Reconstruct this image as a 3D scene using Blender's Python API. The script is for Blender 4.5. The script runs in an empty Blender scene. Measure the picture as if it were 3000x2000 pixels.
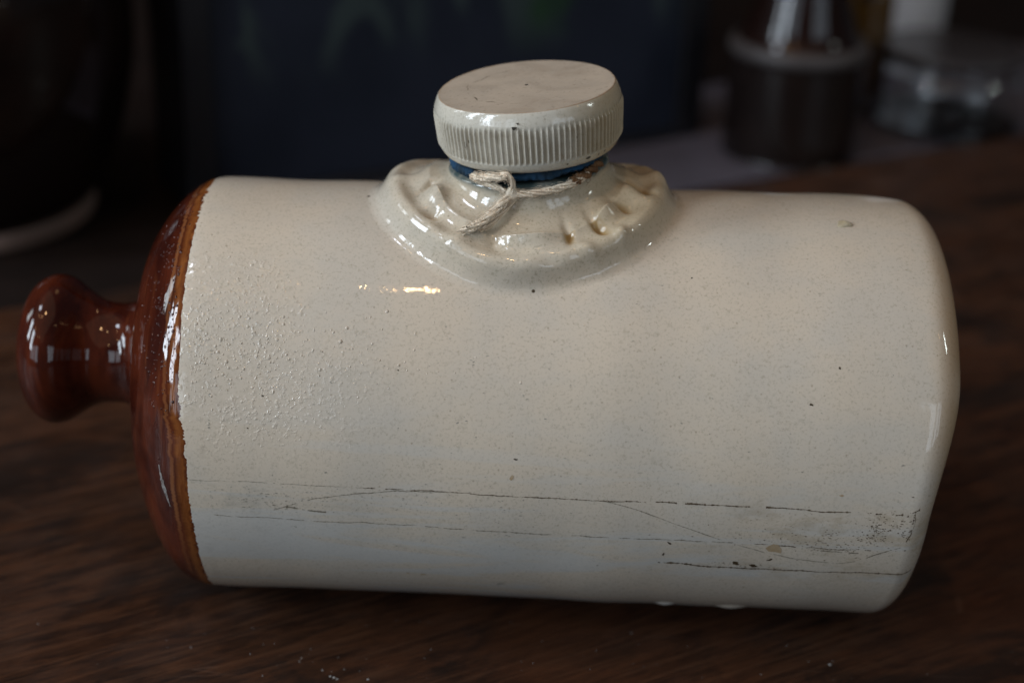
import bpy, math, random
import numpy as np
from mathutils import Matrix, Vector

sc = bpy.context.scene
random.seed(7); rng = np.random.default_rng(11)
PI = math.pi

# ------------------------------------------------------------------ camera
PITCH = math.radians(26); ROLL = 0.0415; DIST = 0.4607
fw = Vector((0, math.cos(PITCH), -math.sin(PITCH)))
up0 = Vector((0, math.sin(PITCH), math.cos(PITCH))); rt0 = Vector((1, 0, 0))
rt = rt0*math.cos(ROLL) + up0*math.sin(ROLL)
up = -rt0*math.sin(ROLL) + up0*math.cos(ROLL)
cpos = Vector((-0.0012, 0, 0.0607)) + up0*0.0138 - fw*DIST
cd = bpy.data.cameras.new('camera'); cam = bpy.data.objects.new('camera', cd)
sc.collection.objects.link(cam)
m = Matrix.Identity(4)
for i, v in enumerate((rt, up, -fw, cpos)):
    for j in range(3): m[j][i] = v[j]
cam.matrix_world = m
cd.lens = 55.2; cd.sensor_width = 36; cd.clip_start = 0.01; cd.clip_end = 50
cd.dof.use_dof = True; cd.dof.focus_distance = 0.405; cd.dof.aperture_fstop = 6.0; cd.dof.aperture_blades = 9
sc.camera = cam

# ------------------------------------------------------------------ world + lamps + exposure
w = bpy.data.worlds.new('World'); sc.world = w; w.use_nodes = True
bg = w.node_tree.nodes['Background']; bg.inputs[0].default_value = (0.80, 0.88, 1.0, 1); bg.inputs[1].default_value = 0.05
sc.view_settings.view_transform = 'Standard'; sc.view_settings.look = 'None'
sc.view_settings.exposure = -0.08; sc.view_settings.gamma = 1; sc.view_settings.use_curve_mapping = False
sc.render.engine = 'CYCLES'
sc.cycles.use_denoising = True
sc.cycles.max_bounces = 8; sc.cycles.caustics_reflective = False; sc.cycles.caustics_refractive = False
sc.cycles.sample_clamp_indirect = 4

def area(name, loc, target, sx, sy, power, col):
    l = bpy.data.lights.new(name, 'AREA'); l.shape = 'RECTANGLE'; l.size = sx; l.size_y = sy; l.energy = power; l.color = col
    o = bpy.data.objects.new(name, l); sc.collection.objects.link(o)
    o.location = loc
    o.rotation_euler = (Vector(target)-Vector(loc)).to_track_quat('-Z', 'Y').to_euler()
    return o
def window(name, loc, target, w_, h_, nx, ny, power, col, gap=0.12):
    """pane lamps with dark gaps between them, for windows and fill rows"""
    q = (Vector(target)-Vector(loc)).to_track_quat('-Z', 'Y')
    for i in range(nx):
        for j in range(ny):
            off = q @ Vector(((i+.5)/nx-.5, 0, 0))*w_ + q @ Vector((0, (j+.5)/ny-.5, 0))*h_
            l = bpy.data.lights.new(name, 'AREA'); l.shape = 'RECTANGLE'
            l.size = w_/nx*(1-gap); l.size_y = h_/ny*(1-gap); l.energy = power/(nx*ny); l.color = col
            o = bpy.data.objects.new(name, l); sc.collection.objects.link(o)
            o.location = Vector(loc)+off; o.rotation_euler = q.to_euler()
def pol(az, el, d):
    a, e = math.radians(az), math.radians(el)
    return (d*math.cos(e)*math.sin(a), -d*math.cos(e)*math.cos(a), 0.06+d*math.sin(e))
T0 = (0, 0, .07)
COOL = (0.78, 0.89, 1.0)
window('window_lamp', pol(-55, 27, 1.7), T0, 0.26, 0.74, 2, 3, 12.0, COOL)
window('window_lamp_left', pol(-78, 27, 1.7), T0, 0.26, 0.74, 2, 3, 12.0, COOL)
window('window_lamp_upper', pol(-92, 62, 1.5), T0, 0.18, 0.18, 2, 1, 2.0, (0.80, 0.87, 1.0))
window('window_lamp_side', pol(-104, 24, 1.7), T0, 0.30, 0.50, 2, 2, 3, (0.85, 0.95, 1.0))
window('window_lamp_far', pol(84, 30, 2.0), T0, 0.13, 0.30, 1, 3, 2.6, (0.88, 0.98, 0.95))
# two added rows of low fill lamps, pane-shaped, either side of the camera
window('room_fill_lamp', (-2.05, -2.6, 0.88), (-2.05, 0, .5), 2.5, 1.66, 3, 1, 20, (0.74, 0.87, 1.0), .28)
window('room_fill_lamp_right', (2.20, -2.6, 0.88), (2.20, 0, .5), 2.3, 1.66, 3, 1, 17, (0.74, 0.87, 1.0), .28)
area('overhead_warm_fill', (-0.4, -0.5, 2.4), T0, 3.4, 3.4, 10, (1.0, 0.66, 0.44))  # broad warm fill added overhead to warm the upper surfaces
def bulb(loc, power, r, col=(1.0, 0.60, 0.28)):
    l = bpy.data.lights.new('warm_bulb', 'POINT'); l.energy = power; l.shadow_soft_size = r; l.color = col
    o = bpy.data.objects.new('warm_bulb', l); sc.collection.objects.link(o); o.location = loc
for loc, p, r in [((-.115, -.24, 1.25), 3.2, .022),
                  ((-.62, -.25, 1.15), .5, .012), ((-.75, -.55, .95), .4, .012), ((.85, -.35, 1.0), .4, .010),
                  ((.10, .75, 1.25), .8, .014), ((-.45, -1.0, 1.0), .4, .012), ((-.33, -.32, 1.22), .5, .008)]:
    bulb(loc, p, r)

# ------------------------------------------------------------------ node helpers
class NT:
    def __init__(s, name):
        s.m = bpy.data.materials.new(name); s.m.use_nodes = True
        s.t = s.m.node_tree; s.b = s.t.nodes['Principled BSDF']; s.out = s.t.nodes['Material Output']
        s._co = None
    def n(s, typ, ins=None, **kw):
        nd = s.t.nodes.new(typ)
        for k, v in kw.items(): setattr(nd, k, v)
        for k, v in (ins or {}).items(): s.set(nd.inputs[k], v)
        return nd
    def set(s, sock, v):
        if isinstance(v, bpy.types.NodeSocket): s.t.links.new(v, sock)
        elif isinstance(v, bpy.types.Node): s.t.links.new(v.outputs[0], sock)
        else:
            if hasattr(sock.default_value, '__len__') and len(sock.default_value) == 4 and len(v) == 3: v = (*v, 1)
            sock.default_value = v
    def co(s):
        if s._co is None: s._co = s.n('ShaderNodeTexCoord').outputs['Object']
        return s._co
    def map(s, scale=(1, 1, 1), rot=(0, 0, 0), loc=(0, 0, 0), vec=None):
        return s.n('ShaderNodeMapping', {'Vector': vec or s.co(), 'Scale': scale, 'Rotation': rot, 'Location': loc}).outputs[0]
    def noise(s, scale, detail=3, rough=.5, vec=None, dist=0):
        return s.n('ShaderNodeTexNoise', {'Vector': vec or s.co(), 'Scale': scale, 'Detail': detail, 'Roughness': rough, 'Distortion': dist}).outputs[0]
    def voro(s, scale, vec=None, out='Distance', feature='F1', rand=1.0):
        return s.n('ShaderNodeTexVoronoi', {'Vector': vec or s.co(), 'Scale': scale, 'Randomness': rand}, feature=feature).outputs[out]
    def math(s, op, a, b=0.0, c=0.0, clamp=False):
        nd = s.n('ShaderNodeMath', operation=op, use_clamp=clamp)
        for i, v in enumerate((a, b, c)):
            if v is not None: s.set(nd.inputs[i], v)
        return nd.outputs[0]
    def rng(s, v, a, b, c=0.0, d=1.0, smooth=True):
        nd = s.n('ShaderNodeMapRange', {0: v, 1: a, 2: b, 3: c, 4: d}, interpolation_type='SMOOTHSTEP' if smooth else 'LINEAR')
        return nd.outputs[0]
    def mix(s, f, a, b, mode='MIX'):
        nd = s.n('ShaderNodeMix', data_type='RGBA', blend_type=mode)
        s.set(nd.inputs[0], f); s.set(nd.inputs[6], a); s.set(nd.inputs[7], b)
        return nd.outputs[2]
    def attr(s, name): return s.n('ShaderNodeAttribute', attribute_name=name).outputs['Fac']
    def sep(s, vec=None):
        return s.n('ShaderNodeSeparateXYZ', {0: vec or s.co()}).outputs
    def bump(s, h, strength, dist, normal=None):
        ins = {'Height': h, 'Strength': strength, 'Distance': dist}
        if normal is not None: ins['Normal'] = normal
        return s.n('ShaderNodeBump', ins).outputs[0]
    def p(s, **kw):
        names = dict(color='Base Color', rough='Roughness', spec='Specular IOR Level', normal='Normal', coat='Coat Weight',
                     coatr='Coat Roughness', coatn='Coat Normal', metal='Metallic', trans='Transmission Weight', ior='IOR', alpha='Alpha', sheen='Sheen Weight')
        for k, v in kw.items(): s.set(s.b.inputs[names[k]], v)
        return s.m

def cream_common(t, c_warm, c_cool, speck=1.0):
    base = t.mix(t.rng(t.noise(35, 4, .6), .35, .68), c_warm, c_cool)
    fine = t.noise(1300, 3, .75)
    base = t.mix(t.math('MULTIPLY', t.rng(fine, .50, .70), .42*speck), base, (.27, .235, .165))
    base = t.mix(t.math('MULTIPLY', t.rng(t.noise(420, 4, .7), .56, .72), .22*speck), base, (.26, .235, .17))
    v = t.voro(620); vc = t.n('ShaderNodeTexVoronoi', {'Vector': t.co(), 'Scale': 620.0}).outputs['Color']
    r = t.n('ShaderNodeSeparateColor', {0: vc}).outputs[0]
    dot = t.math('MULTIPLY', t.rng(v, .10, .24, 1, 0), t.rng(r, .90, .93))
    base = t.mix(t.math('MULTIPLY', dot, .34*speck), base, (.13, .085, .035))
    return base

def mat_body():
    t = NT('cream_stoneware_glaze')
    base = cream_common(t, (.585, .505, .402), (.535, .482, .405))
    # cool smoky bands drawn along the throwing direction
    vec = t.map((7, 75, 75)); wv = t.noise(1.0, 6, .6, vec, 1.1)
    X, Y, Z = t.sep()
    zone = t.rng(t.math('ADD', Z, t.math('MULTIPLY', t.noise(9, 2), .03)), .105, .050)  # keeps the tint low, where it also paints in cool fill light
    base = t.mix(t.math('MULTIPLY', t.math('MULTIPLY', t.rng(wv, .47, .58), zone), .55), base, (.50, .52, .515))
    base = t.mix(t.math('MULTIPLY', t.rng(t.noise(1.6, 4, .6, t.map((10, 45, 45), loc=(3, 1, 2))), .52, .72), .25), base, (.50, .47, .41))
    # warm blush at the base edge
    edge = t.math('MULTIPLY', t.rng(t.math('ADD', X, t.math('MULTIPLY', t.math('SUBTRACT', t.noise(40, 3), .5), .006)), .1045, .1145), t.rng(t.noise(30, 3), .25, .6))
    base = t.mix(t.math('MULTIPLY', edge, .75), base, (.37, .235, .11))
    # relief: orange peel, faint throwing ripples, glaze pimples near the brown end
    peel = t.noise(260, 2, .5); rip = t.noise(1, 2, .5, t.map((70, 16, 16)))
    n1 = t.bump(peel, .045, .0012); n1 = t.bump(rip, .03, .004, n1)
    pm = t.math('MULTIPLY', t.rng(X, -.020, -.070), t.math('MULTIPLY', t.rng(Z, .118, .106), t.rng(Z, .064, .082)))
    pm = t.math('MULTIPLY', pm, t.rng(t.noise(42, 3, .6), .36, .58))
    n1 = t.bump(t.math('MULTIPLY', t.rng(t.noise(800, 2, .5), .50, .78), pm), .36, .0006, n1)
    sm = t.math('MULTIPLY', t.rng(X, .030, .075), t.math('MULTIPLY', t.rng(Z, .066, .058), t.rng(Z, .032, .040)))
    base = t.mix(t.math('MULTIPLY', t.math('MULTIPLY', sm, t.rng(t.noise(1, 5, .65, t.map((60, 140, 140))), .48, .64)), .40), base, (.33, .26, .165))
    sm2 = t.math('MULTIPLY', t.rng(X, -.030, -.055), t.math('MULTIPLY', t.rng(Z, .066, .060), t.rng(Z, .040, .048)))
    base = t.mix(t.math('MULTIPLY', t.math('MULTIPLY', sm2, t.rng(t.noise(1, 5, .65, t.map((70, 160, 160))), .50, .66)), .35), base, (.33, .32, .28))
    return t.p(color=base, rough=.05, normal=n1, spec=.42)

def mat_collar():
    t = NT('cream_stoneware_glaze_pooled')
    base = cream_common(t, (.575, .495, .375), (.52, .472, .385), 1.5)
    X, Y, Z = t.sep()
    pool = t.attr('pool')
    base = t.mix(t.math('MULTIPLY', t.rng(pool, .03, .6), t.rng(t.noise(60, 3), .15, .5)), base, (.33, .21, .08))
    right = t.math('MULTIPLY', t.rng(t.math('ADD', X, t.math('MULTIPLY', t.noise(45, 3), .02)), .018, .045), .5)
    base = t.mix(right, base, (.43, .335, .19))
    base = t.mix(t.attr('inner'), cream_common(t, (.585, .505, .402), (.535, .482, .405)), base)
    base = t.mix(t.math('MULTIPLY', t.attr('teal'), t.rng(t.noise(120, 3), .2, .55)), base, (.055, .085, .085))
    v = t.voro(260); r = t.n('ShaderNodeSeparateColor', {0: t.n('ShaderNodeTexVoronoi', {'Vector': t.co(), 'Scale': 260.0}).outputs['Color']}).outputs[0]
    base = t.mix(t.math('MULTIPLY', t.rng(v, .08, .17, 1, 0), t.rng(r, .955, .965)), base, (.07, .05, .03))
    n1 = t.bump(t.noise(150, 3, .5), .16, .0015)
    return t.p(color=base, rough=.09, normal=n1)

def mat_stopper():
    t = NT('cream_stoneware_stopper')
    base = cream_common(t, (.585, .545, .455), (.53, .51, .445), 1.0)
    X, Y, Z = t.sep()
    base = t.mix(t.math('MULTIPLY', t.math('MULTIPLY', t.attr('groove'), t.rng(t.noise(150, 3), .3, .6)), .60), base, (.27, .22, .14))
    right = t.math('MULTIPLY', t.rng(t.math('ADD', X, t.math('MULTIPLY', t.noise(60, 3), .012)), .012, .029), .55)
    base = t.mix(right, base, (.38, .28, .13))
    v = t.voro(120); r = t.n('ShaderNodeSeparateColor', {0: t.n('ShaderNodeTexVoronoi', {'Vector': t.co(), 'Scale': 120.0}).outputs['Color']}).outputs[2]
    vd = t.voro(120, t.n('ShaderNodeVectorMath', {0: t.co(), 1: t.n('ShaderNodeVectorMath', {0: t.n('ShaderNodeTexNoise', {'Vector': t.co(), 'Scale': 400.0}).outputs[1], 1: (.003, .003, .003)}, operation='MULTIPLY').outputs[0]}, operation='ADD').outputs[0])
    base = t.mix(t.math('MULTIPLY', t.rng(vd, .08, .17, 1, 0), t.rng(r, .86, .88)), base, (.035, .028, .022))
    n1 = t.bump(t.noise(220, 3, .5), .14, .0012)
    return t.p(color=base, rough=.12, normal=n1)

def mat_stopper_top():
    t = NT('unglazed_stopper_top')
    base = t.mix(t.rng(t.noise(70, 5, .65, dist=.8), .3, .7), (.46, .385, .30), (.40, .34, .27))
    base = t.mix(t.math('MULTIPLY', t.rng(t.noise(1.2, 4, .6, t.map((60, 75, 60), rot=(0, 0, .25)), .8), .46, .68), .35), base, (.29, .225, .165))
    base = t.mix(t.math('MULTIPLY', t.rng(t.noise(900, 2), .6, .72), .4), base, (.20, .15, .11))
    X, Y, Z = t.sep()
    rad = t.math('SQRT', t.math('ADD', t.math('MULTIPLY', X, X), t.math('MULTIPLY', Y, Y)))
    ln = t.rng(t.math('ABSOLUTE', t.math('SUBTRACT', t.math('ADD', rad, t.math('MULTIPLY', t.noise(160, 3), .004)), .0178)), .00022, .00006)
    base = t.mix(t.math('MULTIPLY', t.math('MULTIPLY', ln, t.rng(X, .004, -.006)), t.rng(t.noise(300, 2), .42, .58)), base, (.10, .075, .05))
    base = t.mix(t.math('MULTIPLY', t.rng(t.math('ADD', rad, t.math('MULTIPLY', t.noise(260, 3), .0012)), .0237, .0246), .6), base, (.22, .13, .06))
    n1 = t.bump(t.noise(180, 4, .6), .25, .001)
    return t.p(color=base, rough=.55, normal=n1, spec=.3)

def mat_brown(name, knob=False):
    t = NT(name)
    e = t.attr('edge')   # metres from the glaze boundary
    X, Y, Z = t.sep()
    dark = t.mix(t.rng(t.noise(1, 5, .65, t.map((120, 40, 40)), .6), .32, .68), (.030, .0058, .0034), (.082, .0165, .0068))
    if not knob:
        en = t.math('ADD', e, t.math('MULTIPLY', t.math('SUBTRACT', t.noise(45, 4), .5), .0014))
        band = t.mix(t.rng(t.noise(1, 4, .7, t.map((500, 120, 120))), .3, .7), (.14, .040, .010), (.23, .078, .020))
        dark = t.mix(t.rng(en, .0036, .0012), dark, band)
        ringl = t.math('MULTIPLY', t.rng(t.math('ABSOLUTE', t.math('SUBTRACT', en, .0040)), .0009, .0002), t.rng(t.noise(14, 2), .30, .5))
        dark = t.mix(t.math('MULTIPLY', ringl, .5), dark, (.30, .115, .04))
        dark = t.mix(t.math('MULTIPLY', t.rng(t.noise(1, 4, .6, t.map((330, 22, 22))), .56, .70), .5), dark, (.17, .050, .015))
        dark = t.mix(t.math('MULTIPLY', t.rng(e, .0012, .0003), t.rng(t.noise(300, 2), .4, .6)), dark, (.085, .022, .008))
    n1 = t.bump(t.noise(130, 2, .5), .10, .0012)
    if not knob:
        n1 = t.bump(t.noise(1, 3, .5, t.map((260, 30, 30))), .25, .0012, n1)
    return t.p(color=dark, rough=.06, normal=n1, spec=.42)

def mat_wood():
    t = NT('dark_varnished_wood')
    g = t.map((1, 1, 1), rot=(0, 0, math.radians(-30)))
    gs = t.map((8, 120, 20), vec=g)
    a = t.noise(1, 6, .62, gs, .4)
    b = t.noise(1, 5, .6, t.map((22, 620, 40), vec=g), .2)
    mot = t.noise(1, 8, .76, t.map((45, 230, 45), vec=g), .35)
    col = t.mix(t.rng(mot, .34, .68), (.0150, .0070, .0046), (.066, .0260, .0120))
    col = t.mix(t.math('MULTIPLY', t.rng(a, .42, .66), .30), col, (.0135, .0072, .0055))
    col = t.mix(t.math('MULTIPLY', t.rng(b, .48, .66), .48), col, (.090, .042, .022))
    col = t.mix(t.math('MULTIPLY', t.rng(t.noise(10, 5, .65), .48, .66), .5), col, (.066, .024, .0105))
    col = t.mix(t.math('MULTIPLY', t.rng(t.noise(1, 6, .65, t.map((14, 26, 16), vec=g, loc=(2, 5, 0)), .5), .50, .64), .8), col, (.0105, .0068, .0055))
    scr = t.n('ShaderNodeTexVoronoi', {'Vector': t.map((3, 26, 3), rot=(0, 0, math.radians(62))), 'Scale': 3.0, 'Randomness': 1.0}, feature='DISTANCE_TO_EDGE').outputs[0]
    col = t.mix(t.math('MULTIPLY', t.math('MULTIPLY', t.rng(scr, .012, .002), t.rng(t.noise(30, 3), .52, .66)), .55), col, (.13, .075, .05))
    n1 = t.bump(b, .18, .0008); n1 = t.bump(a, .25, .0012, n1)
    ro = t.rng(t.noise(1, 5, .65, t.map((22, 40, 20), vec=g)), .3, .7, .30, .62)
    return t.p(color=col, rough=ro, normal=n1, spec=.28)

def plain(name, c1, c2=None, rough=.5, scale=30, spec=.5, bumps=0.0, bscale=120):
    t = NT(name)
    col = t.mix(t.rng(t.noise(scale, 4, .6), .3, .7), c1, c2 or tuple(x*.7 for x in c1))
    kw = {}
    if bumps: kw['normal'] = t.bump(t.noise(bscale, 3), bumps, .001)
    return t.p(color=col, rough=rough, spec=spec, **kw)

M = dict(body=mat_body(), collar=mat_collar(), stopper=mat_stopper(), top=mat_stopper_top(),
         brown=mat_brown('brown_treacle_glaze'), knob=mat_brown('brown_treacle_glaze_knob', True), wood=mat_wood())
M['washer'] = plain('blue_rubber_washer', (.012, .068, .155), (.013, .024, .030), .85, 75, .3, .8, 500)
M['twine'] = plain('cotton_twine', (.88, .78, .63), (.72, .60, .46), .9, 160, .1, .4, 900)
M['twine_brown'] = plain('stained_cotton_twine', (.24, .13, .065), (.14, .075, .04), .9, 220, .1, .4, 900)
M['line'] = plain('dirt_in_glaze_crack', (.070, .046, .028), (.14, .105, .065), .5, 700)
M['line_faint'] = plain('faint_dirt_in_glaze_crack', (.24, .215, .17), (.17, .145, .105), .4, 300)
M['spot_dark'] = plain('dark_iron_spot', (.035, .028, .020), (.07, .045, .02), .3, 400)
M['spot_tan'] = plain('tan_glaze_stain', (.37, .27, .16), (.45, .36, .25), .2, 300)
M['spot_grey'] = plain('grey_speck', (.25, .235, .20), (.30, .28, .23), .3, 300)
M['chip'] = plain('chipped_clay', (.50, .46, .38), (.36, .30, .19), .7, 300, .3, .6, 600)
M['chip_grey'] = plain('grey_scuff', (.24, .22, .21), (.13, .11, .10), .6, 500, .4, .7, 900)

# ------------------------------------------------------------------ mesh helpers
col0 = sc.collection
def link(o, parent=None):
    col0.objects.link(o)
    if parent is not None: o.parent = parent
    return o
def mesh_obj(name, verts, faces, mats, parent=None, smooth=True, midx=None, attrs=None, normals=None):
    me = bpy.data.meshes.new(name)
    me.from_pydata([tuple(v) for v in verts], [], [tuple(f) for f in faces])
    for m_ in (mats if isinstance(mats, (list, tuple)) else [mats]): me.materials.append(m_)
    me.polygons.foreach_set('use_smooth', [smooth]*len(me.polygons))
    if midx is not None: me.polygons.foreach_set('material_index', np.asarray(midx, np.int32))
    for k, v in (attrs or {}).items():
        a = me.attributes.new(k, 'FLOAT', 'POINT'); a.data.foreach_set('value', np.asarray(v, np.float32))
    me.update()
    if normals is not None: me.normals_split_custom_set_from_vertices([tuple(n) for n in normals])
    return link(bpy.data.objects.new(name, me), parent)
def grid_faces(nr, nc, wrap=True, flip=False):
    i, j = np.meshgrid(np.arange(nr-1), np.arange(nc if wrap else nc-1), indexing='ij')
    j2 = (j+1) % nc
    f = np.stack([i*nc+j, i*nc+j2, (i+1)*nc+j2, (i+1)*nc+j], -1).reshape(-1, 4)
    return f[:, ::-1] if flip else f
def grid_normals(P, wrap=True, outward=None):
    du = np.gradient(P, axis=0)
    dv = (np.roll(P, -1, 1)-np.roll(P, 1, 1)) if wrap else np.gradient(P, axis=1)
    n = np.cross(du, dv); n /= np.linalg.norm(n, axis=-1, keepdims=True)+1e-15
    return n
def empty(name, loc=(0, 0, 0), rz=0, **props):
    o = bpy.data.objects.new(name, None); o.location = loc; o.rotation_euler = (0, 0, rz); o.empty_display_size = .02
    link(o)
    for k, v in props.items(): o[k] = v
    return o
def tag(o, **props):
    for k, v in props.items(): o[k] = v
    return o
def vnoise(x, y, seed=0, n=7):
    """cheap smooth pseudo noise from sines, about -1..1"""
    r = np.random.default_rng(seed); s = 0
    for _ in range(n):
        a, b, p_ = r.normal(), r.normal(), r.uniform(0, 6.28)
        s = s+np.sin(a*x+b*y+p_)
    return s/n*1.6
def box(name, x0, x1, y0, y1, z0, z1, mat, parent=None, bev=0.0):
    v = [(x, y, z) for x in (x0, x1) for y in (y0, y1) for z in (z0, z1)]
    f = [(0, 1, 3, 2), (4, 6, 7, 5), (0, 4, 5, 1), (2, 3, 7, 6), (0, 2, 6, 4), (1, 5, 7, 3)]
    o = mesh_obj(name, v, f, mat, parent, smooth=False)
    if bev:
        b = o.modifiers.new('bevel', 'BEVEL'); b.width = bev; b.segments = 3
    return o
def lathe(name, prof, mat, parent=None, seg=64, loc=(0, 0, 0), wob=0.0):
    prof = np.array(prof, float)
    t = np.arange(len(prof)); tt = np.linspace(0, len(prof)-1, (len(prof)-1)*4+1)
    # Catmull-Rom through the profile points
    def cr(c):
        p = np.concatenate([[2*c[0]-c[1]], c, [2*c[-1]-c[-2]]]); k = np.minimum(tt.astype(int), len(c)-2); u = tt-k
        a, b, d, e = p[k], p[k+1], p[k+2], p[k+3]
        return .5*((2*b)+(d-a)*u+(2*a-5*b+4*d-e)*u**2+(3*b-a-3*d+e)*u**3)
    r, z = np.maximum(cr(prof[:, 0]), 1e-5), cr(prof[:, 1])
    th = np.linspace(0, 2*PI, seg, endpoint=False)
    rr = r[:, None]*(1+wob*np.sin(2*th+1)[None])
    P = np.stack([loc[0]+rr*np.cos(th), loc[1]+rr*np.sin(th), loc[2]+np.repeat(z[:, None], seg, 1)], -1)
    return mesh_obj(name, P.reshape(-1, 3), grid_faces(len(r), seg), mat, parent)

# ------------------------------------------------------------------ the setting
top_dir = math.radians(30)
ex, ey = np.array([math.cos(top_dir), math.sin(top_dir)]), np.array([-math.sin(top_dir), math.cos(top_dir)])
def lay(a, b): return tuple(np.array([.0796, .3403])+ex*a+ey*b)     # a along the back edge of the wood, b behind it
# wooden table top: one thick slab, back edge rounded over
prof = [(-.95, 0.0)]+[(-.010+.010*math.sin(k), -.010+.010*math.cos(k)) for k in np.linspace(0, PI/2, 7)]+[(0, -.045), (-.95, -.045)]
V, F = [], []
for a in (-1.1, 1.1):
    for b, z in prof: x, y = lay(a, b); V.append((x, y, z))
n = len(prof)
for i in range(n): F.append((i, (i+1) % n, n+(i+1) % n, n+i))
F += [tuple(range(n))[::-1], tuple(range(n, 2*n))]
table = tag(mesh_obj('table', V, F, M['wood'], smooth=False), kind='structure', label='dark brown wooden table top under the stoneware bottle', category='table')
# a second board behind the table, and a grey cloth runner lying on its right part
def slab(name, a0, a1, b0, b1, z0, z1, mat, **kw):
    x = [lay(a0, b0), lay(a1, b0), lay(a1, b1), lay(a0, b1)]
    V = [(*p_, z1) for p_ in x]+[(*p_, z0) for p_ in x]
    return tag(mesh_obj(name, V, [(0, 1, 2, 3), (7, 6, 5, 4), (0, 4, 5, 1), (1, 5, 6, 2), (2, 6, 7, 3), (3, 7, 4, 0)], mat, smooth=False), **kw)
M['shelf'] = plain('near_black_stained_board', (.0130, .0075, .0058), (.0085, .0052, .0042), .6, 40, .2)
slab('shelf', -1.1, 1.1, .004, .62, -.05, -.008, M['shelf'], kind='structure', label='dark wooden board behind the table top', category='shelf')
M['greytop'] = plain('grey_linen', (.105, .095, .120), (.075, .066, .080), .8, 14, .2, .5, 900)
V, F = [], []
na, nb = 60, 24
for i in range(na+1):
    for j in range(nb+1):
        a_ = -.185+.73*i/na; b_ = .006+.150*j/nb; x, y = lay(a_, b_)
        V.append((x, y, -.0058+.0007*float(vnoise(a_*40, b_*50, 61))*min(1, j/3)))
f_ = grid_faces(na+1, nb+1, wrap=False)
cl = tag(mesh_obj('table_runner', V, f_, M['greytop']), label='grey lilac cloth runner lying behind the wooden table top', category='cloth')
so = cl.modifiers.new('thickness', 'SOLIDIFY'); so.thickness = .0012; so.offset = -1
M['wall'] = plain('dark_wall', (.0045, .0038, .004), (.003, .0026, .003), .9, 6, .1)
x = [lay(-1.1, .625), lay(1.1, .625), lay(1.1, .66), lay(-1.1, .66)]
V = [(*p_, -.05) for p_ in x]+[(*p_, 1.0) for p_ in x]
tag(mesh_obj('back_wall', V, [(3, 2, 1, 0), (4, 5, 6, 7), (0, 1, 5, 4), (1, 2, 6, 5), (2, 3, 7, 6), (3, 0, 4, 7)], M['wall'], smooth=False),
    kind='structure', label='dark wall behind the shelf', category='wall')

# ------------------------------------------------------------------ the stoneware bottle
bottle = empty('hot_water_bottle', (0, 0, 0), 0, label='cream stoneware hot water bottle lying on its side, brown glazed end and knob', category='bottle')
UEND, FIL = .1162, .0085
def Rb(u): return .06*(1+.022*((u+.0848)/.201-.5))
# left end profile: u, radius, upward drift of the centre (thrown off true)
endp = np.array([(-.0800, .0594, 0), (-.0858, .0592, 0), (-.0895, .0581, 0), (-.0930, .0556, .0003), (-.0965, .0516, .001), (-.0999, .0462, .0021), (-.1029, .0395, .0036),
 (-.1049, .0312, .005), (-.1060, .023, .006), (-.1073, .0187, .0067), (-.1092, .0163, .0072), (-.1120, .0148, .0074), (-.1162, .0145, .0075), (-.1202, .0151, .0077),
 (-.1236, .0169, .0078), (-.1266, .0190, .0079), (-.1296, .0210, .008), (-.1328, .0217, .008), (-.1360, .0209, .008), (-.1392, .0181, .008), (-.1416, .0128, .008), (-.1424, .0083, .008), (-.1428, .0040, .008), (-.1429, .0001, .008)])
def catmull(c, tt):
    p = np.concatenate([[2*c[0]-c[1]], c, [2*c[-1]-c[-2]]]); k = np.minimum(tt.astype(int), len(c)-2); u = tt-k
    a, b, d, e = p[k], p[k+1], p[k+2], p[k+3]
    return .5*((2*b)+(d-a)*u+(2*a-5*b+4*d-e)*u**2+(3*b-a-3*d+e)*u**3)
tt = np.linspace(0, len(endp)-1, 900)
eu, eR, ez = [catmull(endp[:, i], tt) for i in range(3)]
eR = np.maximum(eR, 1e-5)
# full profile as a function of arc length, right end -> left end
fa = np.linspace(0, PI/2, 40)
ru = np.concatenate([np.full(14, UEND-.0006), (UEND-FIL+FIL*np.sin(fa))[::-1], np.linspace(UEND-FIL, -.080, 400)[1:-1]])
rR = np.concatenate([np.linspace(.0005, Rb(UEND)-FIL-.001, 14), (Rb(UEND-FIL)-FIL+FIL*np.cos(fa))[::-1], Rb(np.linspace(UEND-FIL, -.080, 400)[1:-1])])
pu, pR, pz = np.concatenate([ru, eu]), np.concatenate([rR, eR]), np.concatenate([np.zeros(len(ru)), ez])
S = np.concatenate([[0], np.cumsum(np.hypot(np.diff(pu), np.diff(pR)))])
NT_ = 1440
TH = np.linspace(0, 2*PI, NT_, endpoint=False)     # 0 = top, pi/2 = towards the camera
def surf(s, th):
    u, R, dz = np.interp(s, S, pu), np.interp(s, S, pR), np.interp(s, S, pz)
    k = np.clip((R-.02)/.03, 0, 1)
    wob = k*(.00028*vnoise(u*55, np.cos(th)*2.2+np.sin(th)*1.3, 3)+.00018*vnoise(u*140, np.sin(th)*5, 5)+.00015*np.sin(3*th+1))
    R = R+wob
    R = R-.0026*np.clip(np.cos(th)*1.15, 0, 1)*np.clip((u-(UEND-.022))/.022, 0, 1)**2*k
    kk = np.clip((u-.085)/.03, 0, 1)
    tw = np.clip((np.mod(th, 2*PI)-.95)/.75, 0, 1); tw = tw*tw*(3-2*tw)*np.clip((6.0-np.mod(th, 2*PI))/1.5, 0, 1)
    u = u-.0050*kk*tw
    ax = Rb(np.clip(u, -.0848, UEND))+.0004
    return np.stack([u, -R*np.sin(th), ax+dz+R*np.cos(th)], -1)
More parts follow.
